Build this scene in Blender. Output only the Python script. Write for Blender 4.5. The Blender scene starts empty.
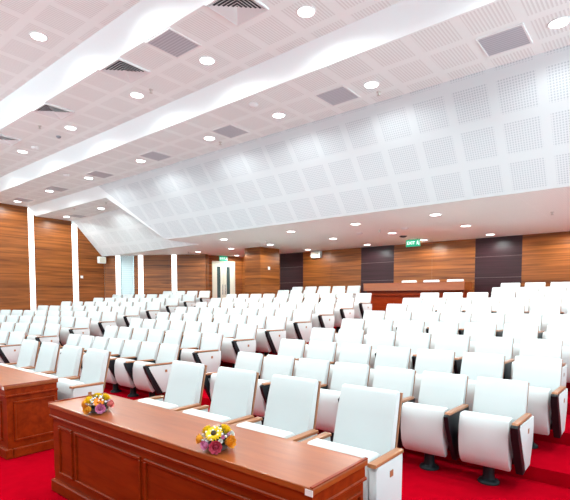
import bpy, bmesh, math, random
from math import pi, sin, cos, radians
from mathutils import Vector, Matrix
random.seed(7)
S = bpy.context.scene
C = S.collection

# ------------------------------------------------------------------ helpers
def mesh_from(bm, name, mats, smooth=False, angle=None):
    bmesh.ops.recalc_face_normals(bm, faces=bm.faces)
    me = bpy.data.meshes.new(name)
    bm.to_mesh(me); bm.free()
    for m in (mats if isinstance(mats, (list, tuple)) else [mats]):
        me.materials.append(m)
    if smooth:
        me.polygons.foreach_set('use_smooth', [True] * len(me.polygons))
        me.set_sharp_from_angle(angle=radians(angle or 40))
    return me

def obj(name, bm, mats, parent=None, smooth=False, loc=None, rotz=0, angle=None):
    me = mesh_from(bm, name, mats, smooth, angle) if isinstance(bm, bmesh.types.BMesh) else bm
    o = bpy.data.objects.new(name, me); C.objects.link(o)
    if parent: o.parent = parent
    if loc: o.location = loc
    o.rotation_euler.z = rotz
    return o

def tag(o, label, cat, group=None):
    o['label'] = label; o['category'] = cat
    if group: o['group'] = group
    return o

def thing(name, label, cat, loc=(0, 0, 0), rotz=0, group=None):
    o = bpy.data.objects.new(name, None); C.objects.link(o)
    o.empty_display_size = .1
    o.location = loc; o.rotation_euler.z = rotz
    return tag(o, label, cat, group)

def struct(name, bm, mats, smooth=False):
    o = obj(name, bm, mats, smooth=smooth); o['kind'] = 'structure'; return o

def box(bm, x0, x1, y0, y1, z0, z1, mi=0, M=None, bev=0, seg=1):
    vs = [Vector((x, y, z)) for x in (x0, x1) for y in (y0, y1) for z in (z0, z1)]
    v = [bm.verts.new(M @ p if M else p) for p in vs]
    fs = []
    for q in ((0, 1, 3, 2), (4, 6, 7, 5), (0, 4, 5, 1), (2, 3, 7, 6), (0, 2, 6, 4), (1, 5, 7, 3)):
        f = bm.faces.new([v[i] for i in q]); f.material_index = mi; fs.append(f)
    if bev:
        es = list({e for f in fs for e in f.edges})
        r = bmesh.ops.bevel(bm, geom=es, offset=bev, segments=seg, affect='EDGES', profile=.5)
        for f in r['faces']: f.material_index = mi
    return fs

def prism_x(bm, pts, x0, x1, bev=0, seg=2, mi=0):
    """profile of (y, z) points extruded along x"""
    a = [bm.verts.new((x0, y, z)) for y, z in pts]
    b = [bm.verts.new((x1, y, z)) for y, z in pts]
    n = len(pts); fs = [bm.faces.new(a), bm.faces.new(b[::-1])]
    for i in range(n):
        fs.append(bm.faces.new((a[i], b[i], b[(i + 1) % n], a[(i + 1) % n])))
    for f in fs: f.material_index = mi
    if bev:
        es = list(set(fs[0].edges) | set(fs[1].edges))
        bmesh.ops.bevel(bm, geom=es, offset=bev, segments=seg, affect='EDGES', profile=.5)

def poly(bm, pts, mi=0):
    f = bm.faces.new([bm.verts.new(p) for p in pts]); f.material_index = mi; return f

def lathe(bm, prof, n=20, M=None, mi=0):
    rings = []
    for r, z in prof:
        if r < 1e-5:
            p = Vector((0, 0, z)); rings.append([bm.verts.new(M @ p if M else p)])
        else:
            ring = []
            for i in range(n):
                p = Vector((r * cos(2 * pi * i / n), r * sin(2 * pi * i / n), z))
                ring.append(bm.verts.new(M @ p if M else p))
            rings.append(ring)
    for a, b in zip(rings, rings[1:]):
        for i in range(n):
            j = (i + 1) % n
            q = [a[0], b[i], b[j]] if len(a) == 1 else [a[i], b[0], a[j]] if len(b) == 1 else [a[i], b[i], b[j], a[j]]
            f = bm.faces.new(q); f.material_index = mi

def new(): return bmesh.new()

# ------------------------------------------------------------------ materials
def mat(name, col, rough=.5, metal=0, spec=.5, coat=0, emit=None, es=1):
    m = bpy.data.materials.new(name); m.use_nodes = True
    b = m.node_tree.nodes['Principled BSDF']
    b.inputs['Base Color'].default_value = (*col, 1)
    b.inputs['Roughness'].default_value = rough
    b.inputs['Metallic'].default_value = metal
    b.inputs['Specular IOR Level'].default_value = spec
    b.inputs['Coat Weight'].default_value = coat
    b.inputs['Coat Roughness'].default_value = .12
    if emit:
        b.inputs['Emission Color'].default_value = (*emit, 1)
        b.inputs['Emission Strength'].default_value = es
    return m

class NT:
    def __init__(s, m): s.t = m.node_tree; s.b = s.t.nodes['Principled BSDF']
    def n(s, k, **kw):
        x = s.t.nodes.new(k)
        for a, v in kw.items(): setattr(x, a, v)
        return x
    def l(s, a, b): s.t.links.new(a, b)
    def math(s, op, a, b=None, c=None):
        x = s.n('ShaderNodeMath', operation=op)
        for i, v in enumerate((a, b, c)):
            if v is None: continue
            if isinstance(v, (int, float)): x.inputs[i].default_value = v
            else: s.l(v, x.inputs[i])
        return x.outputs[0]
    def mix(s, f, a, b):
        x = s.n('ShaderNodeMix', data_type='RGBA')
        for i, v in ((0, f), (6, a), (7, b)):
            if isinstance(v, (int, float)): x.inputs[i].default_value = v
            elif isinstance(v, tuple): x.inputs[i].default_value = (*v, 1)
            else: s.l(v, x.inputs[i])
        return x.outputs[2]

def wood(name, c1, c2, rough=.35, scale=(1.2, 1.2, 26), coat=0, spec=.5, det=5):
    m = mat(name, c1, rough, coat=coat, spec=spec); N = NT(m)
    tc = N.n('ShaderNodeTexCoord'); mp = N.n('ShaderNodeMapping')
    mp.inputs['Scale'].default_value = scale
    N.l(tc.outputs['Object'], mp.inputs['Vector'])
    nz = N.n('ShaderNodeTexNoise'); nz.inputs['Scale'].default_value = 1; nz.inputs['Detail'].default_value = det
    nz.inputs['Roughness'].default_value = .6; nz.inputs['Distortion'].default_value = .6
    N.l(mp.outputs[0], nz.inputs['Vector'])
    r = N.n('ShaderNodeValToRGB'); r.color_ramp.elements[0].position = .32; r.color_ramp.elements[1].position = .68
    r.color_ramp.elements[0].color = (*c2, 1); r.color_ramp.elements[1].color = (*c1, 1)
    N.l(nz.outputs['Fac'], r.inputs['Fac']); N.l(r.outputs[0], N.b.inputs['Base Color'])
    return m

def perforated(name, base, hole, x0, px, wx, ay, az, off, ps, ws, d=.034, rad=.3, slots=False):
    """white board with square fields of small holes: field start x0, pitch px, width wx; second axis s = ay*y + az*z - off"""
    m = mat(name, base, .6, spec=.3); N = NT(m)
    tc = N.n('ShaderNodeTexCoord'); sx = N.n('ShaderNodeSeparateXYZ'); N.l(tc.outputs['Object'], sx.inputs[0])
    X, Y, Z = sx.outputs
    s = N.math('SUBTRACT', N.math('ADD', N.math('MULTIPLY', Y, ay), N.math('MULTIPLY', Z, az)), off)
    fx = N.math('FRACT', N.math('DIVIDE', N.math('SUBTRACT', X, x0 - 100 * px), px))
    fs = N.math('FRACT', N.math('DIVIDE', N.math('ADD', s, 100 * ps), ps))
    k = N.math('MULTIPLY', N.math('LESS_THAN', fx, wx / px), N.math('LESS_THAN', fs, ws / ps))
    gx = N.math('SUBTRACT', N.math('FRACT', N.math('DIVIDE', N.math('ADD', X, 50), d)), .5)
    gs = N.math('SUBTRACT', N.math('FRACT', N.math('DIVIDE', N.math('ADD', s, 50), d)), .5)
    if slots: h = N.math('LESS_THAN', N.math('ABSOLUTE', gx), rad)
    else:
        h = N.math('LESS_THAN', N.math('ADD', N.math('MULTIPLY', gx, gx), N.math('MULTIPLY', gs, gs)), rad * rad)
    N.l(N.mix(N.math('MULTIPLY', k, h), base, hole), N.b.inputs['Base Color'])
    return m

WHITE_C = (.88, .91, .91)
M = {}
M['white'] = mat('white_paint', (.82, .81, .82), .6, spec=.3)
M['riser'] = mat('riser_paint', (.84, .83, .85), .55, spec=.3)
for nm, y0 in (('band1', 2.76), ('band2', 3.74), ('band3', 5.31), ('band4', 7.46)):
    M[nm] = perforated(nm, WHITE_C, (.76, .77, .77), -1.86, .594, .48, 1, 0, y0, .6, .48, d=.04, rad=.24, slots=True)
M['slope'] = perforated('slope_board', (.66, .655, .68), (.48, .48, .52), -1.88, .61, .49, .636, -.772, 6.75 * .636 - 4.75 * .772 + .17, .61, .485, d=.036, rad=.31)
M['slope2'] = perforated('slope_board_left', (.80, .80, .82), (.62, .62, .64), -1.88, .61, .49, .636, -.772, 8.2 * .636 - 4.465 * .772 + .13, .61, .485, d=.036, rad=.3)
M['soffit'] = perforated('soffit_board', (.93, .93, .90), (.88, .88, .85), -1.86, .594, .57, 1, 0, 8.1, .6, .575, d=.034, rad=.3)
M['wallwood'] = wood('wall_wood', (.37, .105, .019), (.11, .025, .004), .38, (.5, .5, 15), coat=.08, spec=.3)
M['darkwood'] = wood('dark_panel', (.048, .015, .018), (.024, .008, .01), .35, (.6, .6, 30), coat=0, spec=.22)
M['seam'] = mat('panel_seam', (.15, .09, .09), .4)
M['desk'] = wood('desk_mahogany', (.29, .033, .004), (.18, .016, .002), .33, (2.0, 14, 14), coat=0, spec=.12)
M['desktop'] = wood('desk_top_wood', (.35, .082, .013), (.26, .05, .007), .3, (1.5, 16, 16), coat=.15)
M['armwood'] = wood('armrest_wood', (.44, .17, .07), (.32, .11, .04), .35, (12, 2.5, 12), coat=.2)
M['shell'] = wood('shell_wood', (.42, .20, .11), (.33, .14, .07), .4, (8, 8, 4))
M['fabric'] = mat('white_upholstery', (.62, .625, .63), .55, spec=.3)
M['black'] = mat('black_plastic', (.008, .009, .012), .4, spec=.25)
M['grey'] = mat('grey_metal', (.30, .30, .33), .5)
M['darkgap'] = mat('duct_dark', (.05, .05, .06), .8)
M['lamp'] = mat('lamp_glass', (1, 1, 1), .4, emit=(1, .98, .96), es=9)
M['strip'] = mat('strip_light', (1, 1, 1), .5, emit=(1, .985, .95), es=1.25)
M['cream'] = mat('cream_paint', (.72, .66, .55), .45)
M['glassdark'] = mat('dark_glass', (.05, .08, .08), .1)
M['frost'] = mat('frosted_glass', (.58, .70, .74), .25, spec=.5)
M['steel'] = mat('steel', (.6, .6, .6), .25, metal=1)
M['green'] = mat('exit_green', (.0, .35, .20), .4, emit=(.0, .42, .22), es=.55)
M['signwhite'] = mat('exit_white', (.9, .95, .92), .4, emit=(.8, 1, .92), es=.7)
M['plastic'] = mat('white_plastic', (.8, .8, .78), .4)
M['brass'] = mat('sprinkler_metal', (.62, .58, .55), .4, metal=.3)

m = mat('red_carpet', (.5, .004, .018), .95, spec=0); N = NT(m)
tc = N.n('ShaderNodeTexCoord'); nz = N.n('ShaderNodeTexNoise'); nz.inputs['Scale'].default_value = 9; nz.inputs['Detail'].default_value = 6
N.l(tc.outputs['Object'], nz.inputs['Vector'])
N.l(N.mix(nz.outputs['Fac'], (.29, .0006, .006), (.45, .0012, .010)), N.b.inputs['Base Color'])
nb = N.n('ShaderNodeTexNoise'); nb.inputs['Scale'].default_value = 1.5
N.l(tc.outputs['Object'], nb.inputs['Vector'])
bp = N.n('ShaderNodeBump'); bp.inputs['Strength'].default_value = .4; bp.inputs['Distance'].default_value = .01
N.l(nb.outputs['Fac'], bp.inputs['Height']); N.l(bp.outputs[0], N.b.inputs['Normal'])
M['carpet'] = m

m = mat('return_grille', (.3, .3, .33), .5); N = NT(m)
tc = N.n('ShaderNodeTexCoord'); sx = N.n('ShaderNodeSeparateXYZ'); N.l(tc.outputs['Object'], sx.inputs[0])
st = N.math('LESS_THAN', N.math('FRACT', N.math('MULTIPLY', sx.outputs[1], 22)), .5)
N.l(N.mix(st, (.40, .40, .45), (.52, .52, .57)), N.b.inputs['Base Color'])
M['grille'] = m

# ------------------------------------------------------------------ dimensions
Z1, Z2, Z3, Z4, ZS, Z0 = 5.33, 5.04, 4.75, 4.465, 3.27, 5.62
XL, XR, YF, YB = -17.0, 3.6, -2.5, 13.3
AL = radians(14.28)
EV = Vector((-cos(AL), -sin(AL), 0)); BV = Vector((-sin(AL), cos(AL), 0))
STEP = .1255

# ------------------------------------------------------------------ floor with carpeted tiers
bm = new()
box(bm, XL, XR, YF, YB, -.2, 0)
midleft = {3: -9.75, 4: -10.1, 5: -10.27, 6: -10.63, 7: -10.83, 8: -11.17, 9: -11.39, 10: -11.6, 11: -11.9}
for k in range(3, 12):
    y = 4.5 + .885 * (k - 3); z = STEP * (k - 2)
    b = 6.62 + .895 * (k - 3)
    p1 = Vector((midleft[k] - .1, y, 0)); p2 = BV * b + EV * 9.35
    # rotated front edge out to the left wall
    t = (p2.x - XL) / cos(AL); p3 = p2 + EV * t
    pts = [(XR, y), (p1.x, p1.y), (p2.x, p2.y), (p3.x, p3.y), (XL, YB), (XR, YB)]
    lo = [bm.verts.new((a, c, z - STEP)) for a, c in pts]; hi = [bm.verts.new((a, c, z)) for a, c in pts]
    bm.faces.new(hi)
    for i in range(3): bm.faces.new((lo[i], lo[i + 1], hi[i + 1], hi[i]))
struct('floor', bm, M['carpet'])

# ------------------------------------------------------------------ ceiling: stepped bands, big slope, soffit
def quad(bm, a, b, c, d, mi=0): poly(bm, (a, b, c, d), mi)
def strip(name, y0, y1, z, x0, x1, m):
    bm = new(); quad(bm, (x0, y0, z), (x1, y0, z), (x1, y1, z), (x0, y1, z)); return struct(name, bm, m)
strip('ceiling', YF, .15, Z0 + .29, XL, XR, M['white'])
strip('ceiling', .4, 1.78, Z0, XL, XR, M['white'])
strip('ceiling', 2.02, 3.45, Z1, XL, XR, M['band1'])
strip('ceiling', 3.69, 5.09, Z2, XL, XR, M['band2'])
strip('ceiling', 5.28, 6.75, Z3, XL, XR, M['band3'])
bm = new()
for ya, za, yb, zb in ((.15, Z0 + .29, .4, Z0), (1.78, Z0, 2.02, Z1), (3.45, Z1, 3.69, Z2), (5.09, Z2, 5.28, Z3)):
    quad(bm, (XL, ya, za), (XR, ya, za), (XR, yb, zb), (XL, yb, zb))
XE = -12.3
quad(bm, (XL, 6.75, Z3), (XE, 6.75, Z3), (XE, 6.97, Z4), (XL, 6.97, Z4))
struct('ceiling', bm, M['riser'])
bm = new()
poly(bm, [(XL, 6.97, Z4), (XE, 6.97, Z4), (-11.9, 8.0, Z4), (XL, 8.3, Z4)])
struct('ceiling', bm, M['band4'])
bm = new()
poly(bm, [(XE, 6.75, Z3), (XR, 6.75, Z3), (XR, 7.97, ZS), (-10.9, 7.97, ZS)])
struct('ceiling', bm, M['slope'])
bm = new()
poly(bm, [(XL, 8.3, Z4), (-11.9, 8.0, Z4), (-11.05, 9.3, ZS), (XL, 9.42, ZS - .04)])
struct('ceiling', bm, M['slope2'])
bm = new()                                           # side of the big slope where it turns back
poly(bm, [(XE, 6.75, Z3), (-10.9, 7.97, ZS), (-11.05, 9.3, ZS), (-11.9, 8.0, Z4), (XE, 6.97, Z4)])
struct('ceiling', bm, M['riser'])
bm = new()
poly(bm, [(-10.9, 7.97, ZS), (XR, 7.97, ZS), (XR, YB, ZS), (XL, YB, ZS), (XL, 9.42, ZS), (-11.05, 9.3, ZS)])
struct('ceiling', bm, M['soffit'])

# ------------------------------------------------------------------ walls
bm = new()
box(bm, XL - .25, XL - .03, YF, YB, -.2, 6, 1)
for y0, y1 in ((YF, 1.9), (1.91, 4.3), (4.31, 6.73), (6.91, 8.24), (8.45, 9.49)):
    box(bm, XL - .03, XL, y0, y1, 0, 5.95, 0)
struct('wall_left', bm, [M['wallwood'], M['white']])
# light boxes let into the left wall
strip_lbl = ['tall glowing white light strip on left wall, nearer the stage',
             'tall glowing white light strip on left wall, where the white ceiling slope begins']
for (y0, y1, zt, z0), lb in zip(((6.735, 6.905, 4.72, .25), (8.245, 8.445, 4.35, .5)), strip_lbl):
    bm = new(); box(bm, XL - .025, XL + .01, y0, y1, z0, zt, bev=.004)
    tag(obj('light_strip', bm, M['strip']), lb, 'light', 'light strips in the wood walls')

def wall_frame(A, B):
    A = Vector((*A, 0)); B = Vector((*B, 0)); d = (B - A).normalized(); n = Vector((d.y, -d.x, 0))
    Mx = Matrix((( d.x, n.x, 0, A.x), (d.y, n.y, 0, A.y), (0, 0, 1, 0), (0, 0, 0, 1)))
    return Mx, (B - A).length          # local x along wall, local y towards the room
bm = new(); box(bm, -7.5, XR, YF - .2, YF, -.2, 6.2); struct('wall_front', bm, mat('stage_wall', (.22, .23, .24), .8))  # unseen wall; dark tone and open left part chosen to shape the light
MC, LC = wall_frame((-17, 9.5), (-13.4, 11.6))
bm = new()
box(bm, -.3, LC + .02, -.25, -.03, 0, 3.6, 0, MC)
for s0, s1 in ((0, .48), (1.25, 1.42), (1.63, 2.79), (3.0, LC)):
    box(bm, s0, s1, -.03, 0, 0, 3.4, 0, MC)
struct('wall_corner', bm, [M['wallwood'], M['white']])
for (s0, s1), lb in zip(((.485, .68), (1.425, 1.625), (2.795, 2.995)),
        ('glowing white light strip left of the frosted window', 'glowing white light strip right of the frosted window',
         'glowing white light strip splitting two wood panels left of the double doors')):
    bm = new(); box(bm, s0, s1, -.025, .01, 1.0, ZS, 0, MC, bev=.004)
    tag(obj('light_strip', bm, M['strip']), lb, 'light', 'light strips in the wood walls')
# frosted window with blinds
bm = new()
for a in ((.68, .71, 1.0, 3.27), (1.22, 1.25, 1.0, 3.27), (.71, 1.22, 3.22, 3.27), (.71, 1.22, 1.0, 1.08)):
    box(bm, a[0], a[1], -.03, .015, a[2], a[3], 0, MC)
w1 = struct('window_1', bm, M['steel'])
bm = new()
box(bm, .71, 1.22, -.028, -.02, 1.08, 3.22, 0, MC)
obj('pane', bm, M['frost'], w1)
bm = new()
z = 1.12
while z < 3.2:
    box(bm, .72, 1.21, -.018, -.006, z, z + .055, 0, MC); z += .075
obj('blind', bm, mat('blind_slats', (.66, .76, .79), .4), w1)
# return of the corner wall and the wall with the double doors
MD, LD = wall_frame((-13.62, 11.95), (-13.17, 13.3))
bm = new()
Mr, Lr = wall_frame((-13.4, 11.6), (-13.62, 11.95))
box(bm, -.1, Lr + .05, -.2, 0, 0, 3.4, 0, Mr)
box(bm, 0, .12, -.25, 0, 0, 3.4, 0, MD); box(bm, 1.1, LD + .1, -.25, 0, 0, 3.4, 0, MD); box(bm, .12, 1.1, -.25, 0, 3.06, 3.4, 0, MD)
struct('wall_door', bm, M['wallwood'])
bm = new()
for a in ((.12, .16, 3.06), (1.06, 1.1, 3.06)): box(bm, a[0], a[1], -.1, .02, 1.13, a[2], 0, MD, bev=.004)
box(bm, .16, 1.06, -.1, .02, 3.01, 3.06, 0, MD, bev=.004)
d1 = struct('door_1', bm, M['cream'])
for i, (a, b) in enumerate(((.165, .605), (.615, 1.055))):
    bm = new(); box(bm, a, b, -.06, -.02, 1.14, 3.005, 0, MD, bev=.004)
    lf = obj('door_leaf', bm, M['cream'], d1)
    c = (a + b) / 2 + (.02 if i == 0 else -.02)
    bm = new(); box(bm, c - .07, c + .07, -.022, -.012, 1.35, 2.85, 0, MD)
    obj('vision_pane', bm, M['glassdark'], lf)
    bm = new(); h = (b - .05) if i == 0 else (a + .05)
    box(bm, h - .012, h + .012, .0, .03, 1.75, 2.15, 0, MD, bev=.006)
    for zz in (1.78, 2.11): box(bm, h - .008, h + .008, -.022, .01, zz, zz + .016, 0, MD)
    obj('door_handle', bm, M['steel'], lf)
# back wall with dark panels
bm = new()
box(bm, -13.4, XR, YB + .03, YB + .25, 0, 3.6, 0)
edges = [(-13.2, -11.17, 0), (-11.17, -10.08, 1), (-10.08, -8.9, 0), (-8.895, -7.69, 0), (-7.69, -6.52, 1), (-6.52, -5.3, 0), (-5.295, -4.07, 0),
         (-4.07, -2.88, 1), (-2.88, -1.7, 0), (-1.695, -.45, 0), (-.45, .72, 1), (.72, XR, 0)]
for a, b, mi in edges:
    if mi == 0: box(bm, a, b, YB, YB + .03, 0, 3.4, 0)
    else:
        for z0, z1 in ((0, 1.59), (1.6, 2.175), (2.185, 2.745), (2.755, 3.4)): box(bm, a, b, YB + .004, YB + .03, z0, z1, 1)
        box(bm, a, b, YB + .008, YB + .03, 1.5, 2.8, 2)
struct('wall_back', bm, [M['wallwood'], M['darkwood'], M['seam']])
bm = new(); box(bm, -10.77, -10.06, 11.0, 11.94, 0, 3.4); struct('column_wood', bm, M['wallwood']).name = 'wall_column'

# ------------------------------------------------------------------ seats
ORD = ['', 'first', 'second', 'third', 'fourth', 'fifth', 'sixth', 'seventh', 'eighth', 'ninth', 'tenth', 'eleventh', 'twelfth']
D = .40          # root stands this far in front of the top of the back
def P(pts): return [(y + D, z) for y, z in pts]
def rounded(pts, n=0): return pts
ME = {}
bm = new(); prism_x(bm, P([(-.16, .36), (-.09, .58), (-.045, .72), (-.006, .85), (.008, .868), (.028, .872), (.046, .862), (.05, .845), (-.03, .56), (-.095, .36)]), -.222, .222, bev=.014)
ME['seat_back'] = mesh_from(bm, 'seat_back', M['fabric'], True)
bm = new(); prism_x(bm, P([(-.095, .33), (-.028, .56), (.052, .858), (.064, .856), (-.016, .555), (-.083, .33)]), -.224, .224)
ME['back_shell'] = mesh_from(bm, 'back_shell', M['shell'])
bm = new(); prism_x(bm, P([(-.525, .605), (-.545, .52), (-.548, .40), (-.53, .29), (-.495, .215), (-.45, .175), (-.415, .19), (-.385, .28), (-.37, .42), (-.372, .58), (-.39, .615), (-.42, .628), (-.50, .628)]), -.205, .205, bev=.015)
ME['seat_cushion'] = mesh_from(bm, 'seat_cushion', M['fabric'], True)
def pedestal():
    bm = new()
    lathe(bm, [(0, 0), (.092, 0), (.092, .014), (.082, .026), (.055, .04), (.047, .07), (.047, .22), (0, .22)], 18, Matrix.Translation((0, D - .33, 0)))
    box(bm, -.225, .245, D - .345, D - .12, .205, .27, bev=.008)
    box(bm, -.2, .2, D - .17, D - .09, .24, .36, bev=.008)
    return bm
ME['pedestal'] = mesh_from(pedestal(), 'pedestal', M['black'], True)
def arm_shape(x, inner):
    bm = new()
    if inner:
        prism_x(bm, P([(-.65, .60), (-.63, .615), (-.08, .60), (-.085, .40), (-.19, .16), (-.33, .155), (-.41, .155), (-.46, .24), (-.54, .38), (-.61, .50)]), x - .02, x + .02, bev=.006)
    else:
        prism_x(bm, P([(-.65, .60), (-.63, .615), (-.56, .613), (-.525, .50), (-.45, .36), (-.37, .22), (-.33, .16), (-.41, .155), (-.46, .24), (-.54, .38), (-.61, .50)]), x - .028, x + .03, bev=.006)
        prism_x(bm, P([(-.60, .60), (-.08, .59), (-.085, .56), (-.58, .56)]), x - .022, x + .018)
    return bm
def cap_shape(x, end):
    bm = new(); prism_x(bm, P([(-.615, .610), (-.60, .630), (-.12, .618), (-.10, .60), (-.14, .596), (-.61, .606)]), x - .025, x + .025, bev=.006)
    return bm
def panel_shape(x, sgn):
    bm = new(); a, b = sorted((x + sgn * .002, x + sgn * .032))
    prism_x(bm, P([(-.585, .595), (-.065, .588), (-.06, .50), (-.075, .37), (-.17, .175), (-.33, .17), (-.40, .28), (-.48, .41), (-.55, .53)]), a, b, bev=.008)
    return bm
def emblem_shape(x, sgn, y=-.27, z=.50):
    bm = new(); a, b = sorted((x + sgn * .032, x + sgn * .035))
    box(bm, a, b, D + y - .02, D + y + .02, z - .02, z + .02); return bm
AX = .262
ME['arm_in'] = mesh_from(arm_shape(AX, True), 'armrest', M['black'], True)
ME['cap_r'] = mesh_from(cap_shape(AX, 0), 'armrest_cap', M['armwood'], True)
ME['cap_l'] = mesh_from(cap_shape(-AX, 0), 'armrest_cap', M['armwood'], True)
for sg, nm in ((1, 'r'), (-1, 'l')):
    ME['arm_end_' + nm] = mesh_from(arm_shape(sg * AX, False), 'armrest', M['black'], True)
    ME['panel_' + nm] = mesh_from(panel_shape(sg * AX, sg), 'side_panel', M['fabric'], True)
    ME['emblem_' + nm] = mesh_from(emblem_shape(sg * AX, sg), 'emblem', M['armwood'])

def build_seat(name, ends):
    root = bpy.data.objects.new(name, None); C.objects.link(root); root.empty_display_size = .1
    obj('seat_back', ME['seat_back'], None, root); obj('back_shell', ME['back_shell'], None, root)
    obj('seat_cushion', ME['seat_cushion'], None, root); obj('pedestal', ME['pedestal'], None, root)
    if 'r' in ends: a = obj('armrest', ME['arm_end_r'], None, root)
    else: a = obj('armrest', ME['arm_in'], None, root)
    obj('armrest_cap', ME['cap_r'], None, a)
    for sd in ends:
        if sd == 'l':
            a = obj('armrest', ME['arm_end_l'], None, root); obj('armrest_cap', ME['cap_l'], None, a)
        p = obj('side_panel', ME['panel_' + sd], None, root); obj('emblem', ME['emblem_' + sd], None, p)
    return root
def dup(root):
    r = root.copy(); C.objects.link(r)
    for ch in list(root.children):
        c = ch.copy(); C.objects.link(c); c.parent = r
        for g in ch.children:
            d = g.copy(); C.objects.link(d); d.parent = c
    return r
protos = {}
def seat(ends, pos, rz, label, group):
    if ends not in protos: o = protos[ends] = build_seat('auditorium_chair', ends)
    else: o = dup(protos[ends])
    o.location = pos; o.rotation_euler.z = rz
    o['label'] = label; o['category'] = 'chair'; o['group'] = group

yk = lambda k: 4.55 + .885 * (k - 2)
fl = lambda k: STEP * (k - 2)
# right-hand block, counted from its left end
for k in range(2, 12):
    x0, p = ((-4.155, .541) if k % 2 == 0 else (-4.107, .555)) if k < 10 else ((-2.705, .541) if k == 10 else (-2.738, .554))
    n = 7 if k < 8 else 6 if k < 10 else 3
    if k in (4, 5): n = 7
    for i in range(n):
        cx = x0 + i * p - .222
        e = ('l' if i == 0 else '') + ('r' if i == 6 and k < 10 else '')
        if k < 10: lb = 'white tip-up chair, %s from left in %s row of right-hand block' % (ORD[i + 1], ORD[k - 1])
        else: lb = 'white tip-up chair right of the rear desk, %s row from the back, %s from left' % ('last' if k == 11 else 'second', ORD[i + 1])
        if k == 11: lb = 'white tip-up chair in rearmost row right of the rear desk, %s from left' % ORD[i + 1]
        seat(e, (cx, yk(k) - D, fl(k)), 0, lb, 'seats in the right-hand block')
# middle block, counted from its right-hand aisle end
mid_n = {2: 7, 3: 7, 4: 8, 5: 8, 6: 9, 7: 9, 8: 10, 9: 10, 10: 5, 11: 5}
for k in range(2, 12):
    p = .535 if k % 2 == 0 else .558
    xr = -5.97 if k == 2 else -7.27 if k >= 10 else -5.91
    for i in range(mid_n[k]):
        cx = xr - i * p - .222
        e = ('l' if i == mid_n[k] - 1 else '') + ('r' if i == 0 else '')
        lb = 'white tip-up chair, %s from right in %s row of middle block' % (ORD[i + 1], ORD[k - 1])
        if k >= 10: lb = 'white tip-up chair left of the rear desk, %s from it in the %s row' % (ORD[i + 1], 'rearmost' if k == 11 else 'next-to-rearmost')
        seat(e, (cx, yk(k) - D, fl(k)), 0, lb, 'seats in the middle block')
# left-hand block, turned towards the stage, counted from its right-hand aisle end
left_n = {2: 4, 3: 6, 4: 8, 5: 10, 6: 8, 7: 8, 8: 7, 9: 7, 10: 4}
for k in range(2, 11):
    for i in range(left_n[k]):
        q = BV * (6.674 + .895 * (k - 2) - D) + EV * (9.48 + .222 + .555 * i)
        e = ('l' if i == left_n[k] - 1 else '') + ('r' if i == 0 else '')
        lb = 'white tip-up chair, %s from right in %s row of left-hand block' % (ORD[i + 1], ORD[k - 1])
        seat(e, (q.x, q.y, fl(k)), AL, lb, 'seats in the left-hand block')

# front-row armchairs behind the desks
bm = new(); prism_x(bm, P([(-.18, .38), (-.10, .62), (-.045, .83), (-.006, .975), (.008, .995), (.028, 1.0), (.046, .99), (.052, .97), (-.035, .60), (-.11, .38)]), -.222, .222, bev=.014)
ME['b_seat_back'] = mesh_from(bm, 'seat_back', M['fabric'], True)
bm = new(); prism_x(bm, P([(-.11, .34), (-.033, .60), (.054, .985), (.068, .983), (-.02, .595), (-.097, .34)]), -.23, .23)
ME['b_back_shell'] = mesh_from(bm, 'back_shell', M['shell'])
bm = new(); prism_x(bm, P([(-.41, .645), (-.435, .56), (-.44, .42), (-.425, .30), (-.39, .225), (-.345, .19), (-.30, .22), (-.27, .34), (-.255, .46), (-.255, .62), (-.275, .655), (-.30, .668), (-.385, .668)]), -.245, .245, bev=.022)
ME['b_seat_cushion'] = mesh_from(bm, 'seat_cushion', M['fabric'], True)
bm = new()
lathe(bm, [(0, 0), (.125, 0), (.125, .015), (.11, .03), (.055, .045), (.045, .07), (.045, .24), (0, .24)], 18, Matrix.Translation((0, D - .2, 0)))
box(bm, -.265, .265, D - .24, D - .12, .22, .30, bev=.008); box(bm, -.2, .2, D - .2, D - .1, .26, .40, bev=.008)
ME['b_pedestal'] = mesh_from(bm, 'pedestal', M['black'], True)
for sg, nm in ((1, 'r'), (-1, 'l')):
    bm = new(); prism_x(bm, P([(-.44, .60), (-.42, .625), (-.09, .625), (-.085, .60), (-.10, .05), (-.43, .05)]), sg * .28 - .027, sg * .28 + .027, bev=.008)
    ME['b_panel_' + nm] = mesh_from(bm, 'side_panel', M['fabric'], True)
    bm = new(); prism_x(bm, P([(-.46, .626), (-.455, .648), (-.08, .648), (-.075, .626)]), sg * .28 - .03, sg * .28 + .03, bev=.006)
    ME['b_cap_' + nm] = mesh_from(bm, 'armrest_cap', M['armwood'], True)
    bm = new(); a, b = sorted((sg * .307, sg * .311)); box(bm, a, b, D - .27, D - .23, .52, .56)
    ME['b_emblem_' + nm] = mesh_from(bm, 'emblem', M['armwood'])
    bm = new(); box(bm, sg * .28 - .022, sg * .28 + .022, D - .42, D - .11, 0, .052)
    ME['b_foot_' + nm] = mesh_from(bm, 'foot', M['black'])
def build_armchair():
    root = bpy.data.objects.new('auditorium_armchair', None); C.objects.link(root); root.empty_display_size = .1
    for p in ('seat_back', 'back_shell', 'seat_cushion', 'pedestal'): obj(p, ME['b_' + p], None, root)
    for s in 'rl':
        p = obj('side_panel', ME['b_panel_' + s], None, root)
        obj('armrest_cap', ME['b_cap_' + s], None, p); obj('emblem', ME['b_emblem_' + s], None, p); obj('foot', ME['b_foot_' + s], None, p)
    return root
ac = []
def armchair(pos, label, group):
    o = dup(ac[0]) if ac else build_armchair()
    ac.append(o); o.location = pos; o['label'] = label; o['category'] = 'chair'; o['group'] = group
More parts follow.
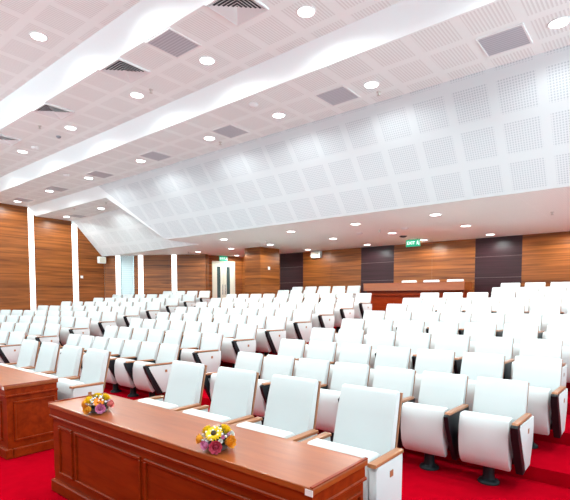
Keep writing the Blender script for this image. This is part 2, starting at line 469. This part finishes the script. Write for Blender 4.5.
for i in range(4):
    armchair(((-1.57, -2.245, -2.90, -3.575)[i], 2.83 - D, 0), 'white wood-armed front-row chair behind the flower-topped desk, %s from right' % ORD[i + 1], 'front-row seats behind the flower-topped desk')
for i in range(4):
    armchair(((-5.30, -5.945, -6.60, -7.25)[i], 2.83 - D, 0), 'white wood-armed front-row chair behind the left desk, %s from right' % ORD[i + 1], 'front-row seats behind the left desk')
for x, w in ((-5.71, 'leftmost'), (-5.045, 'middle one'), (-4.38, 'rightmost')):
    armchair((x, 12.62 - D, fl(11)), 'white chair back peeping over the rear desk, %s of three' % w, 'seats behind the rear desk')

# ------------------------------------------------------------------ desks
def frame_panel(bm, u0, u1, z0, z1, Mx, w=.022, d=.014):
    """raised moulding rectangle on local plane y=0, towards -y"""
    for a in ((u0, u1, z1 - w, z1), (u0, u1, z0, z0 + w), (u0, u0 + w, z0 + w, z1 - w), (u1 - w, u1, z0 + w, z1 - w)):
        box(bm, a[0], a[1], -d, .004, a[2], a[3], 0, Mx, bev=.004)
def desk(name, label, x0, x1, y0, y1, fronts, tags, trims=True):
    cx = (x0 + x1) / 2; cy = (y0 + y1) / 2; w = (x1 - x0) / 2; d = (y1 - y0) / 2
    r = thing(name, label, 'desk', (cx, cy, 0))
    bm = new(); box(bm, -w, w, -d, d, .715, .75, bev=.005, seg=2)
    t = obj('desk_top', bm, M['desktop'], r)
    for a in ((-w, -w + .02, -d, d), (w - .02, w, -d, d)):
        bm = new(); box(bm, a[0], a[1], a[2], a[3], .7495, .757, bev=.002); obj('edge_trim', bm, M['desk'], t)
    bm = new()
    box(bm, -w + .012, w - .012, -d + .012, d - .012, .65, .714)
    box(bm, -w + .004, w - .004, -d + .004, d, .630, .652, bev=.006)
    obj('frieze', bm, M['desk'], r)
    for nm, a in (('front_board', (-w + .03, w - .03, -d + .03, -d + .05)), ('end_board', (-w + .03, -w + .05, -d + .05, d)), ('end_board', (w - .05, w - .03, -d + .05, d))):
        bm = new(); box(bm, a[0], a[1], a[2], a[3], .1, .632)
        o = obj(nm, bm, M['desk'], r)
        bm = new()
        if nm == 'front_board':
            for u0, u1 in fronts: frame_panel(bm, u0 - cx, u1 - cx, .165, .575, Matrix.Translation((0, -d + .03, 0)))
        else:
            sg = 1 if a[0] > 0 else -1
            Mx = Matrix.Translation((sg * (w - .03), 0, 0)) @ Matrix.Rotation(sg * pi / 2, 4, 'Z')
            u = (-d + .09, d - .03) if sg > 0 else (-d + .03, d - .09)
            frame_panel(bm, u[0] if sg > 0 else -u[1] - .0, u[1] if sg > 0 else -u[0], .165, .575, Mx)
        obj('panel_moulding', bm, M['desk'], o)
    bm = new()
    box(bm, -w + .004, w - .004, -d + .004, -d + .07, 0, .1, bev=.008); box(bm, -w + .004, -w + .07, -d + .07, d, 0, .1, bev=.008); box(bm, w - .07, w - .004, -d + .07, d, 0, .1, bev=.008)
    obj('plinth', bm, M['desk'], r)
    for tx, ty in tags:
        bm = new(); box(bm, tx - cx - .022, tx - cx + .022, -d - .003, -d + .001, .712, .742)
        o = obj('corner_tag', bm, M['plastic'], r); o['label'] = 'small white corner tag'
    return r
desk('conference_desk', 'long mahogany panelled desk with two flower arrangements on its top', -3.95, -1.21, 1.675, 2.19,
     [(-3.82, -3.59), (-3.545, -2.64), (-2.595, -1.62), (-1.575, -1.35)], [(-1.232, 0)])
desk('conference_desk', 'mahogany panelled desk with bare top at left edge of the photo', -7.76, -5.02, 1.712, 2.245,
     [(-5.41, -5.18), (-6.36, -5.455), (-7.38, -6.405), (-7.66, -7.43)], [(-5.045, 0)])
# rear control desk
r = thing('rear_desk', 'reddish wood desk standing on the top tier before the back wall', 'desk', (-5.23, 11.95, fl(11)))
w, d = 1.43, .3
bm = new(); box(bm, -w, w, -d, d + .02, .875, .905, bev=.004); obj('desk_top', bm, M['desktop'], r)
bm = new(); box(bm, -w + .01, w - .01, -d + .005, -d + .04, .69, .875, bev=.004)
box(bm, -w + .01, -w + .045, -d + .04, d, .69, .875); box(bm, w - .045, w - .01, -d + .04, d, .69, .875); obj('fascia', bm, M['desktop'], r)  # lighter top wood stands in for the light falling on the fascia
bm = new(); box(bm, -w + .06, w - .06, -d + .12, -d + .15, .06, .875); box(bm, -w + .06, -w + .09, -d + .15, d, .06, .875); box(bm, w - .09, w - .06, -d + .15, d, .06, .875)
bd = obj('body', bm, M['desk'], r)
bm = new(); box(bm, -w + .05, w - .05, -d + .07, -d + .125, .555, .61, bev=.01); obj('moulding', bm, M['desk'], bd)
bm = new(); box(bm, -w + .03, w - .03, -d + .09, -d + .16, 0, .08, bev=.006); box(bm, -w + .03, -w + .1, -d + .16, d, 0, .08); box(bm, w - .1, w - .03, -d + .16, d, 0, .08); obj('plinth', bm, M['desk'], r)

# ------------------------------------------------------------------ flowers
def petal(bm, base, direc, up, L, W, cup=.2, mi=0, n=4):
    direc = direc.normalized(); side = direc.cross(up).normalized(); nrm = side.cross(direc)
    rows = []
    for i in range(n + 1):
        t = i / n; ww = W * sin(pi * (.12 + .80 * t)) * .5
        row = []
        for j in (-1, 0, 1):
            p = base + direc * (L * t) + side * (ww * j) + nrm * (cup * L * (t * t) + (.18 * ww if j else 0))
            row.append(bm.verts.new(p))
        rows.append(row)
    for a, b in zip(rows, rows[1:]):
        for j in range(2):
            f = bm.faces.new((a[j], a[j + 1], b[j + 1], b[j])); f.material_index = mi
def frame_to(v):
    return v.to_track_quat('Z', 'Y').to_matrix().to_4x4()
def rose_mesh(r):
    bm = new(); Z = Vector((0, 0, 1))
    lathe(bm, [(0, -.5 * r), (.45 * r, -.3 * r), (.6 * r, .1 * r), (.35 * r, .3 * r), (.15 * r, .42 * r), (0, .36 * r)], 10)
    for ring, (n, tilt, L, W, off) in enumerate(((9, .7, 1.2, 1.0, .18), (8, 1.05, 1.2, .9, .18), (6, 1.3, 1.2, .75, .12), (4, 1.45, 1.15, .55, .06))):
        for i in range(n):
            a = 2 * pi * i / n + ring * .5
            d = Vector((cos(a) * cos(tilt), sin(a) * cos(tilt), sin(tilt)))
            petal(bm, Vector((cos(a) * off * r, sin(a) * off * r, -.35 * r)), d, Z, L * r, W * r, cup=.22)
    return bm
def daisy_mesh(r, n=18):
    bm = new(); Z = Vector((0, 0, 1))
    for ring in range(2):
        for i in range(n):
            a = 2 * pi * (i + .5 * ring) / n; t = .12 + .28 * ring
            petal(bm, Vector((cos(a), sin(a), 0)) * r * .15 + Z * .03 * r * ring, Vector((cos(a) * cos(t), sin(a) * cos(t), sin(t))), Z, r * (.9 - .12 * ring), r * .36, cup=-.08)
    return bm
FC = {n: mat('petal_' + n, c, .5, spec=.2) for n, c in dict(yellow=(.85, .52, .01), gold=(.85, .36, .03), orange=(.80, .24, .02), pink=(.80, .30, .50), rosepink=(.72, .10, .17), salmon=(.78, .22, .20), white=(.8, .79, .75)).items()}
M['leaf'] = mat('leaf', (.03, .075, .03), .5); M['disc'] = mat('flower_disc', (.035, .015, .005), .8); M['bowl'] = mat('bowl_glaze', (.16, .17, .17), .3)
M['gyp'] = FC['white']
def arrangement(label, cx, cy, blooms):
    rz = math.atan2(-cx, cy) if False else math.atan2(-cx, cy)
    th = math.atan2(-cx, cy)     # turn the bunch's face towards the hall
    root = thing('flower_arrangement', label, 'flowers', (cx, cy, .752), th, 'flower arrangements on the long desk')
    bm = new(); lathe(bm, [(0, 0), (.055, 0), (.062, .006), (.078, .035), (.072, .035), (.05, .01), (0, .01)], 20)
    obj('bowl', bm, M['bowl'], root, True)
    bm = new(); rnd = random.Random(3)
    for i in range(90):
        a = rnd.uniform(0, 2 * pi); e = rnd.uniform(.0, 1.3)
        d = Vector((cos(a) * cos(e), sin(a) * cos(e), sin(e)))
        petal(bm, Vector((0, 0, .03)) + d * .03, d + Vector((0, 0, .05)), Vector((0, 0, 1)) if e < 1.2 else Vector((1, 0, 0)), rnd.uniform(.05, .075), .03, cup=rnd.uniform(-.2, .2))
    obj('foliage', bm, M['leaf'], root, True)['kind'] = 'stuff'
    bm = new()
    for i in range(46):
        a = rnd.uniform(0, 2 * pi); e = rnd.uniform(.05, 1.35); rr = rnd.uniform(.088, .098)
        p = Vector((cos(a) * cos(e) * rr, sin(a) * cos(e) * rr, .035 + sin(e) * rr))
        bmesh.ops.create_icosphere(bm, subdivisions=1, radius=rnd.uniform(.005, .009), matrix=Matrix.Translation(p))
    obj('filler_blossom', bm, M['gyp'], root, True)['kind'] = 'stuff'
    for kind, colr, sx, sz, dep, r in blooms:
        p = Vector((sx * .97, -dep, max(sz * .84, r * .95))); nrm = (p - Vector((0, 0, .03))).normalized()
        Mx = Matrix.Translation(p) @ frame_to(nrm)
        bm = rose_mesh(r) if kind == 'rose' else daisy_mesh(r)
        bm.transform(Mx)
        o = obj(kind if kind == 'rose' else 'sunflower' if colr == 'yellow' else 'gerbera', bm, FC[colr], root, True, angle=80); o['label'] = colr.replace('rosepink', 'deep pink') + ' bloom'
        if kind != 'rose':
            bm = new(); lathe(bm, [(0, .012), (.26 * r, .01), (.34 * r, 0), (.3 * r, -.006), (0, -.006)], 12); bm.transform(Mx @ Matrix.Translation((0, 0, .006)))
            obj('flower_disc', bm, M['disc'] if colr == 'yellow' else FC['orange'], o, True)
arrangement('flower bunch at the far left end of the long desk, light pink rose in front', -3.335, 1.79, [
    ('rose', 'gold', -.072, .045, .065, .04), ('rose', 'pink', .01, .05, .09, .041), ('rose', 'salmon', .08, .068, .04, .036),
    ('daisy', 'orange', .0, .10, .055, .042), ('rose', 'yellow', -.062, .108, .01, .04), ('rose', 'yellow', -.005, .128, -.02, .04),
    ('rose', 'yellow', .052, .118, .0, .038), ('rose', 'gold', -.09, .07, -.04, .035), ('rose', 'pink', .06, .06, -.07, .036), ('rose', 'yellow', -.02, .07, -.09, .036)])
arrangement('flower bunch nearer the right end of the long desk, yellow sunflower on top', -1.98, 1.785, [
    ('daisy', 'yellow', -.018, .118, .045, .05), ('rose', 'yellow', .045, .122, .0, .038), ('rose', 'gold', .067, .062, .06, .042),
    ('rose', 'rosepink', -.008, .042, .092, .042), ('rose', 'pink', -.065, .05, .065, .03), ('rose', 'gold', -.095, .07, .01, .034),
    ('rose', 'yellow', -.055, .115, -.02, .036), ('rose', 'pink', .03, .095, .06, .016), ('rose', 'white', -.05, .078, .055, .018), ('rose', 'white', .018, .075, .078, .016),
    ('rose', 'white', .085, .10, .01, .02), ('rose', 'yellow', .0, .075, -.09, .036), ('rose', 'pink', .07, .06, -.06, .034)])

# ------------------------------------------------------------------ ceiling fittings
bm = new(); lathe(bm, [(.098, .012), (.098, -.004), (.104, -.010), (.118, -.008), (.124, .0), (.124, .012)], 28)
ME['ring'] = mesh_from(bm, 'trim_ring', M['white'], True)
bm = new(); lathe(bm, [(0, -.004), (.099, -.004), (.099, .002), (0, .002)], 28)
ME['disc'] = mesh_from(bm, 'diffuser', M['lamp'])
POW = 76; SK = .95
def lamp(x, y, z, k=1.0, ang=172):
    L = bpy.data.lights.new('downlight_lamp', 'SPOT'); L.energy = POW * k; L.spot_size = radians(ang); L.spot_blend = .35
    L.shadow_soft_size = .09; L.color = (.86, 1, .985)
    o = bpy.data.objects.new('downlight_lamp', L); C.objects.link(o); o.location = (x, y, z - .03)
down0 = []
def downlight(x, y, z, label, group, k=1.0):
    if not down0:
        r = thing('downlight', label, 'ceiling light', (x, y, z), 0, group)
        obj('trim_ring', ME['ring'], None, r); obj('diffuser', ME['disc'], None, r); down0.append(r)
    else:
        r = dup(down0[0]); r.location = (x, y, z); r['label'] = label; r['group'] = group
    lamp(x, y, z, k)
XS = [-1.02, -3.41, -5.19, -6.97, -9.32, -11.68, -13.98, -16.29]
downlight(XS[3], 2.98, Z1, 'round recessed downlight alone on the ceiling band at the top left corner', 'downlights in the stepped ceiling')
for i, j in enumerate((1, 2, 3, 4, 5)):
    downlight(XS[j], 4.55, Z2, 'round recessed downlight on the ceiling band with louvred diffusers, %s from right' % ORD[i + 1], 'downlights in the stepped ceiling')
for i in range(8):
    downlight(XS[i], 6.15, Z3, 'round recessed downlight on the grey-grille band above the white slope, %s from right' % ORD[i + 1], 'downlights in the stepped ceiling', .85)
for i, x in enumerate((-11.7, -13.9, -16.24)):
    downlight(x, 7.7, Z4, 'round recessed downlight on the lowest short ceiling band at left, %s from right' % ORD[i + 1], 'downlights in the stepped ceiling')
for row, y, xs in (('nearest the slope', 8.98, (-3.53, -5.34, -7.18, -9.6)), ('middle row', 10.8, (-3.53, -5.35, -7.14, -9.46, -11.2, -12.9)), ('nearest the back wall', 12.67, (-3.51, -5.3, -7.12, -9.4, -12.83))):
    for i, x in enumerate(xs):
        downlight(x, y, ZS, 'round recessed downlight in the flat soffit, %s, %s from right' % ('row ' + row if row[0] == 'n' else row, ORD[i + 1]), 'downlights in the flat soffit', SK)
# unseen lamps added along the bands; right and stage ones strengthened as fill
for x in (1.3,): 
    for y, z in ((2.98, Z1), (4.55, Z2), (6.15, Z3)): lamp(x, y, z, 1.7)  # strengthened to brighten the carpet at right
for x in (-1.02, -3.41, -5.19, -9.32, -11.68, -13.98, -16.2): lamp(x, 2.98, Z1)
for x in (-1.02, -13.98, -16.2): lamp(x, 4.55, Z2)
for x in (1.3, -1.02, -3.41, -5.19, -6.97, -9.32, -11.68, -13.98): lamp(x, 1.2, Z0); lamp(x, -1.5, Z0 + .29, 1.8)  # unseen stage lamps strengthened to fill the seat fronts
for x in (-1.7, .2):
    for y in (8.98, 10.8, 12.67): lamp(x, y, ZS, SK)

def vent_diffuser(x, y, z, label):
    r = thing('air_diffuser', label, 'air vent', (x, y, z), 0, 'louvred diffusers in the ceiling')
    bm = new()
    for a in ((-.265, .265, -.265, -.24), (-.265, .265, .24, .265), (-.265, -.24, -.24, .24), (.24, .265, -.24, .24)): box(bm, a[0], a[1], a[2], a[3], -.026, .001, bev=.003)
    obj('frame', bm, M['white'], r)
    bm = new(); box(bm, -.24, .24, -.24, .24, -.004, .001); obj('backing', bm, M['darkgap'], r)  # dark plate standing in for the shade inside the duct
    for i in range(6):
        a = .235 - i * .039; b = a - .030
        bm = new()
        lo = [bm.verts.new((sx * a, sy * a, -.026)) for sx, sy in ((-1, -1), (1, -1), (1, 1), (-1, 1))]
        hi = [bm.verts.new((sx * b, sy * b, -.005)) for sx, sy in ((-1, -1), (1, -1), (1, 1), (-1, 1))]
        lo2 = [bm.verts.new((v.co.x, v.co.y, v.co.z + .003)) for v in lo]; hi2 = [bm.verts.new((v.co.x, v.co.y, v.co.z + .003)) for v in hi]
        for q in range(4):
            s = (q + 1) % 4
            bm.faces.new((lo[q], lo[s], hi[s], hi[q])); bm.faces.new((lo2[q], hi2[q], hi2[s], lo2[s]))
            bm.faces.new((lo[q], lo2[q], lo2[s], lo[s])); bm.faces.new((hi[q], hi[s], hi2[s], hi2[q]))
        obj('louvre', bm, M['white'], r)
    return r
for x, lb in ((-3.97, 'square white louvred air diffuser cut by the top edge of the photo'), (-6.35, 'square white louvred air diffuser, second from the top of its row'),
              (-8.72, 'square white louvred air diffuser, third from the top of its row'), (-11.07, 'square white louvred air diffuser at the left edge, smallest of its row')):
    vent_diffuser(x, 3.95, Z2, lb)
g0 = []
def vent_grille(x, y, z, label):
    if not g0:
        r = thing('return_grille', label, 'air vent', (x, y, z), 0, 'grey return grilles in the ceiling'); g0.append(r)
        bm = new()
        for a in ((-.265, .265, -.265, -.24), (-.265, .265, .24, .265), (-.265, -.24, -.24, .24), (.24, .265, -.24, .24)): box(bm, a[0], a[1], a[2], a[3], -.012, .001, bev=.003)
        obj('frame', bm, M['white'], r)
        bm = new(); box(bm, -.24, .24, -.24, .24, -.008, .001); obj('grille_panel', bm, M['grille'], r)
    else:
        r = dup(g0[0]); r.location = (x, y, z); r['label'] = label
vent_grille(-5.2, 3.97, Z2, 'square grey return grille between two louvred diffusers')
for i, x in enumerate((-1.6, -4.0, -6.38, -8.74, -11.12, -13.52, -15.87)):
    vent_grille(x, 6.15, Z3, 'square grey return grille on the band above the white slope, %s from right' % ORD[i + 1])
vent_grille(-15.8, 7.87, Z4, 'square grey return grille on the lowest short ceiling band near left wall')

def sprinkler(x, y, z, label):
    bm = new(); lathe(bm, [(0, .012), (.035, .012), (.035, -.006), (.012, -.012), (.012, -.045), (.028, -.05), (.028, -.055), (0, -.058)], 12, Matrix.Translation((x, y, z)))
    tag(obj('sprinkler', bm, M['brass'], None, True), label, 'sprinkler', 'ceiling sprinklers')
def detector(x, y, z, label, m='white', r=.07):
    bm = new(); lathe(bm, [(0, .002), (r, .002), (r, -.012), (r * .75, -.03), (r * .4, -.04), (0, -.042)], 18, Matrix.Translation((x, y, z)))
    tag(obj('smoke_detector', bm, M[m], None, True), label, 'detector', 'round ceiling detectors')
for x, y, z, lb in ((-9.69, 4.11, Z2, 'small ceiling sprinkler beside the third louvred diffuser'), (-6.61, 4.58, Z2, 'small ceiling sprinkler beyond the upper left grey grille, near a downlight'),
        (-6.97, 6.44, Z3, 'small ceiling sprinkler near the slope, beside the third and fourth downlights'), (-3.44, 6.43, Z3, 'small ceiling sprinkler under the second downlight from right above the slope'),
        (-14.56, 7.16, Z4, 'small ceiling sprinkler on the short band at left, nearer the wall'), (-12.89, 7.3, Z4, 'small ceiling sprinkler on the short band at left, nearer the slope'),
        (-1.69, 10.13, ZS, 'small sprinkler in the soffit at the right edge'), (-5.36, 10.14, ZS, 'small sprinkler in the soffit left of the green exit sign'),
        (-8.84, 9.93, ZS, 'small sprinkler in the soffit above the wood column'), (-13.19, 10.6, ZS, 'small sprinkler in the soffit above the corner wood panels')):
    sprinkler(x, y, z, lb)
for x, y, z, lb, mm, r in ((-10.0, 4.62, Z2, 'small round detector on the diffuser band, left of a downlight', 'grey', .05), (-11.14, 4.61, Z2, 'round white detector on the diffuser band at far left', 'white', .08),
        (-11.84, 5.64, Z3, 'round white detector on the grey-grille band at left', 'white', .08), (-5.22, 5.55, Z3, 'round flat white detector on the grey-grille band at centre', 'white', .08),
        (-6.01, 10.28, ZS, 'round flat white detector in the soffit left of the exit sign', 'white', .09), (-5.39, 11.52, ZS, 'round dark dome in the soffit above left of the exit sign', 'darkgap', .1),
        (-4.75, 10.23, ZS, 'round flat white detector in the soffit above the exit sign', 'white', .09)):
    detector(x, y, z, lb, mm, r)

# ------------------------------------------------------------------ signs and small wall fittings
def text_bm(txt, size):
    cu = bpy.data.curves.new('t', 'FONT'); cu.body = txt; cu.size = size; cu.align_x = 'CENTER'; cu.align_y = 'CENTER'; cu.extrude = .002; cu.offset = size * .02
    o = bpy.data.objects.new('t', cu); C.objects.link(o)
    dg = bpy.context.evaluated_depsgraph_get(); me = bpy.data.meshes.new_from_object(o.evaluated_get(dg))
    bm = new(); bm.from_mesh(me); bpy.data.meshes.remove(me); bpy.data.objects.remove(o); bpy.data.curves.remove(cu)
    bm.transform(Matrix.Rotation(pi / 2, 4, 'X')); return bm
def exit_sign(label, loc, rz, w, h, hang):
    r = thing('exit_sign', label, 'sign', loc, rz)
    bm = new(); box(bm, -w / 2, w / 2, -.02, .02, -h / 2, h / 2, bev=.006); obj('sign_box', bm, M['green'], r)
    k = h / .2
    bm = text_bm('EXIT', .125 * k); bm.transform(Matrix.Translation((-w * .14, -.022, 0))); obj('lettering', bm, M['signwhite'], r)
    bm = new()      # running figure and doorway
    Mx = Matrix.Translation((w * .34, -.022, 0)) @ Matrix.Scale(k, 4)
    def seg(x0, z0, x1, z1, t):
        d = Vector((x1 - x0, 0, z1 - z0)).normalized() * t; n = Vector((-d.z, 0, d.x))
        a = Vector((x0, 0, z0)); b = Vector((x1, 0, z1))
        lo = [Mx @ p for p in (a - n, b - n, b + n, a + n)]; off = Vector((0, -.003, 0))
        v = [bm.verts.new(p) for p in lo]; u = [bm.verts.new(p + off) for p in lo]
        bm.faces.new(u)
        for i in range(4): bm.faces.new((v[i], v[(i + 1) % 4], u[(i + 1) % 4], u[i]))
    for s in ((-.005, .03, .005, -.01, .011), (.005, -.01, .03, -.03, .008), (.03, -.03, .025, -.06, .008), (.005, -.01, -.02, -.035, .008), (-.02, -.035, -.045, -.035, .008),
              (-.005, .03, .03, .015, .006), (-.005, .03, -.035, .01, .006), (.05, -.07, .05, .07, .005)): seg(*s)
    bmesh.ops.create_uvsphere(bm, u_segments=10, v_segments=6, radius=.013 * k, matrix=Mx @ Matrix.Translation((0, -.002, .055)) @ Matrix.Diagonal((1, .2, 1, 1)))
    obj('pictogram', bm, M['signwhite'], r)
    bm = new()
    for x in (-w * .3, w * .3): box(bm, x - .006, x + .006, -.006, .006, h / 2, h / 2 + hang)
    if hang: obj('hanger', bm, M['steel'], r)
    else: bm.free()
exit_sign('green EXIT sign hanging from the soffit in front of the back wall', (-5.41, 12.2, 3.145), 0, .41, .19, .03)
p = MD @ Vector((.58, .045, 3.165))
exit_sign('small green EXIT sign above the cream double doors', p, math.atan2(MD[1][0], MD[0][0]), .34, .18, 0)

def wall_speaker(name, label, loc, rz, w, h, d):
    r = thing(name, label, 'speaker', loc, rz)
    bm = new(); box(bm, -w / 2, w / 2, -d, 0, -h / 2, h / 2, bev=.015, seg=2); obj('cabinet', bm, M['plastic'], r, True)
    bm = new(); box(bm, -w / 2 + .025, w / 2 - .025, -d - .006, -d + .002, -h / 2 + .025, h / 2 - .025, bev=.004); obj('speaker_grille', bm, M['cream'], r)
wall_speaker('wall_speaker', 'small off-white box speaker high on the back wall beside a dark panel', (-9.43, 13.3, 3.14), 0, .38, .23, .16)
wall_speaker('wall_speaker', 'pale box speaker high in the left corner where the slope meets the wall', (-16.9, 9.3, 3.08), pi / 2, .30, .25, .14)
def switch(label, loc, rz):
    r = thing('wall_switch', label, 'switch', loc, rz)
    bm = new(); box(bm, -.05, .05, -.012, 0, -.05, .05, bev=.004); obj('plate', bm, M['plastic'], r)
    bm = new(); box(bm, -.02, .02, -.018, -.01, -.03, .03, bev=.002); obj('rocker', bm, M['white'], r)
switch('small white wall switch on the wood column', (-10.06, 11.41, 2.6), pi / 2)
switch('small white wall switch on the left wall beside a light strip', (-17, 8.58, 2.41), pi / 2)

# ------------------------------------------------------------------ world, camera, view
W = bpy.data.worlds.new('World'); S.world = W; W.use_nodes = True
# made-up surround, brighter below the horizon to light the ceilings through open sides
wn = W.node_tree; tcw = wn.nodes.new('ShaderNodeTexCoord'); sep = wn.nodes.new('ShaderNodeSeparateXYZ')
rp = wn.nodes.new('ShaderNodeValToRGB'); mr = wn.nodes.new('ShaderNodeMapRange')
mr.inputs['From Min'].default_value = -1; mr.inputs['From Max'].default_value = 1
wn.links.new(tcw.outputs['Generated'], sep.inputs[0]); wn.links.new(sep.outputs[2], mr.inputs['Value']); wn.links.new(mr.outputs[0], rp.inputs['Fac'])
rp.color_ramp.elements[0].position = .47; rp.color_ramp.elements[0].color = (.54, .79, .82, 1)
rp.color_ramp.elements[1].position = .52; rp.color_ramp.elements[1].color = (.22, .32, .34, 1)
wn.links.new(rp.outputs[0], wn.nodes['Background'].inputs[0]); wn.nodes['Background'].inputs[1].default_value = 4.5
cam = bpy.data.cameras.new('Camera'); co = bpy.data.objects.new('Camera', cam); C.objects.link(co)
yaw, pitch = radians(39.4008), radians(3.28463)
co.location = (0, 0, 1.6305)
f = Vector((-sin(yaw) * cos(pitch), cos(yaw) * cos(pitch), -sin(pitch)))
co.rotation_euler = f.to_track_quat('-Z', 'Y').to_euler()
cam.sensor_fit = 'HORIZONTAL'; cam.sensor_width = 36; cam.lens = 458.478 / 570 * 36
cam.shift_y = (323.97 - 250) / 570
cam.clip_start = .05; cam.clip_end = 100
S.camera = co
S.view_settings.view_transform = 'Standard'; S.view_settings.look = 'None'
S.view_settings.gamma = 1; S.view_settings.use_curve_mapping = False
S.view_settings.exposure = 0.36
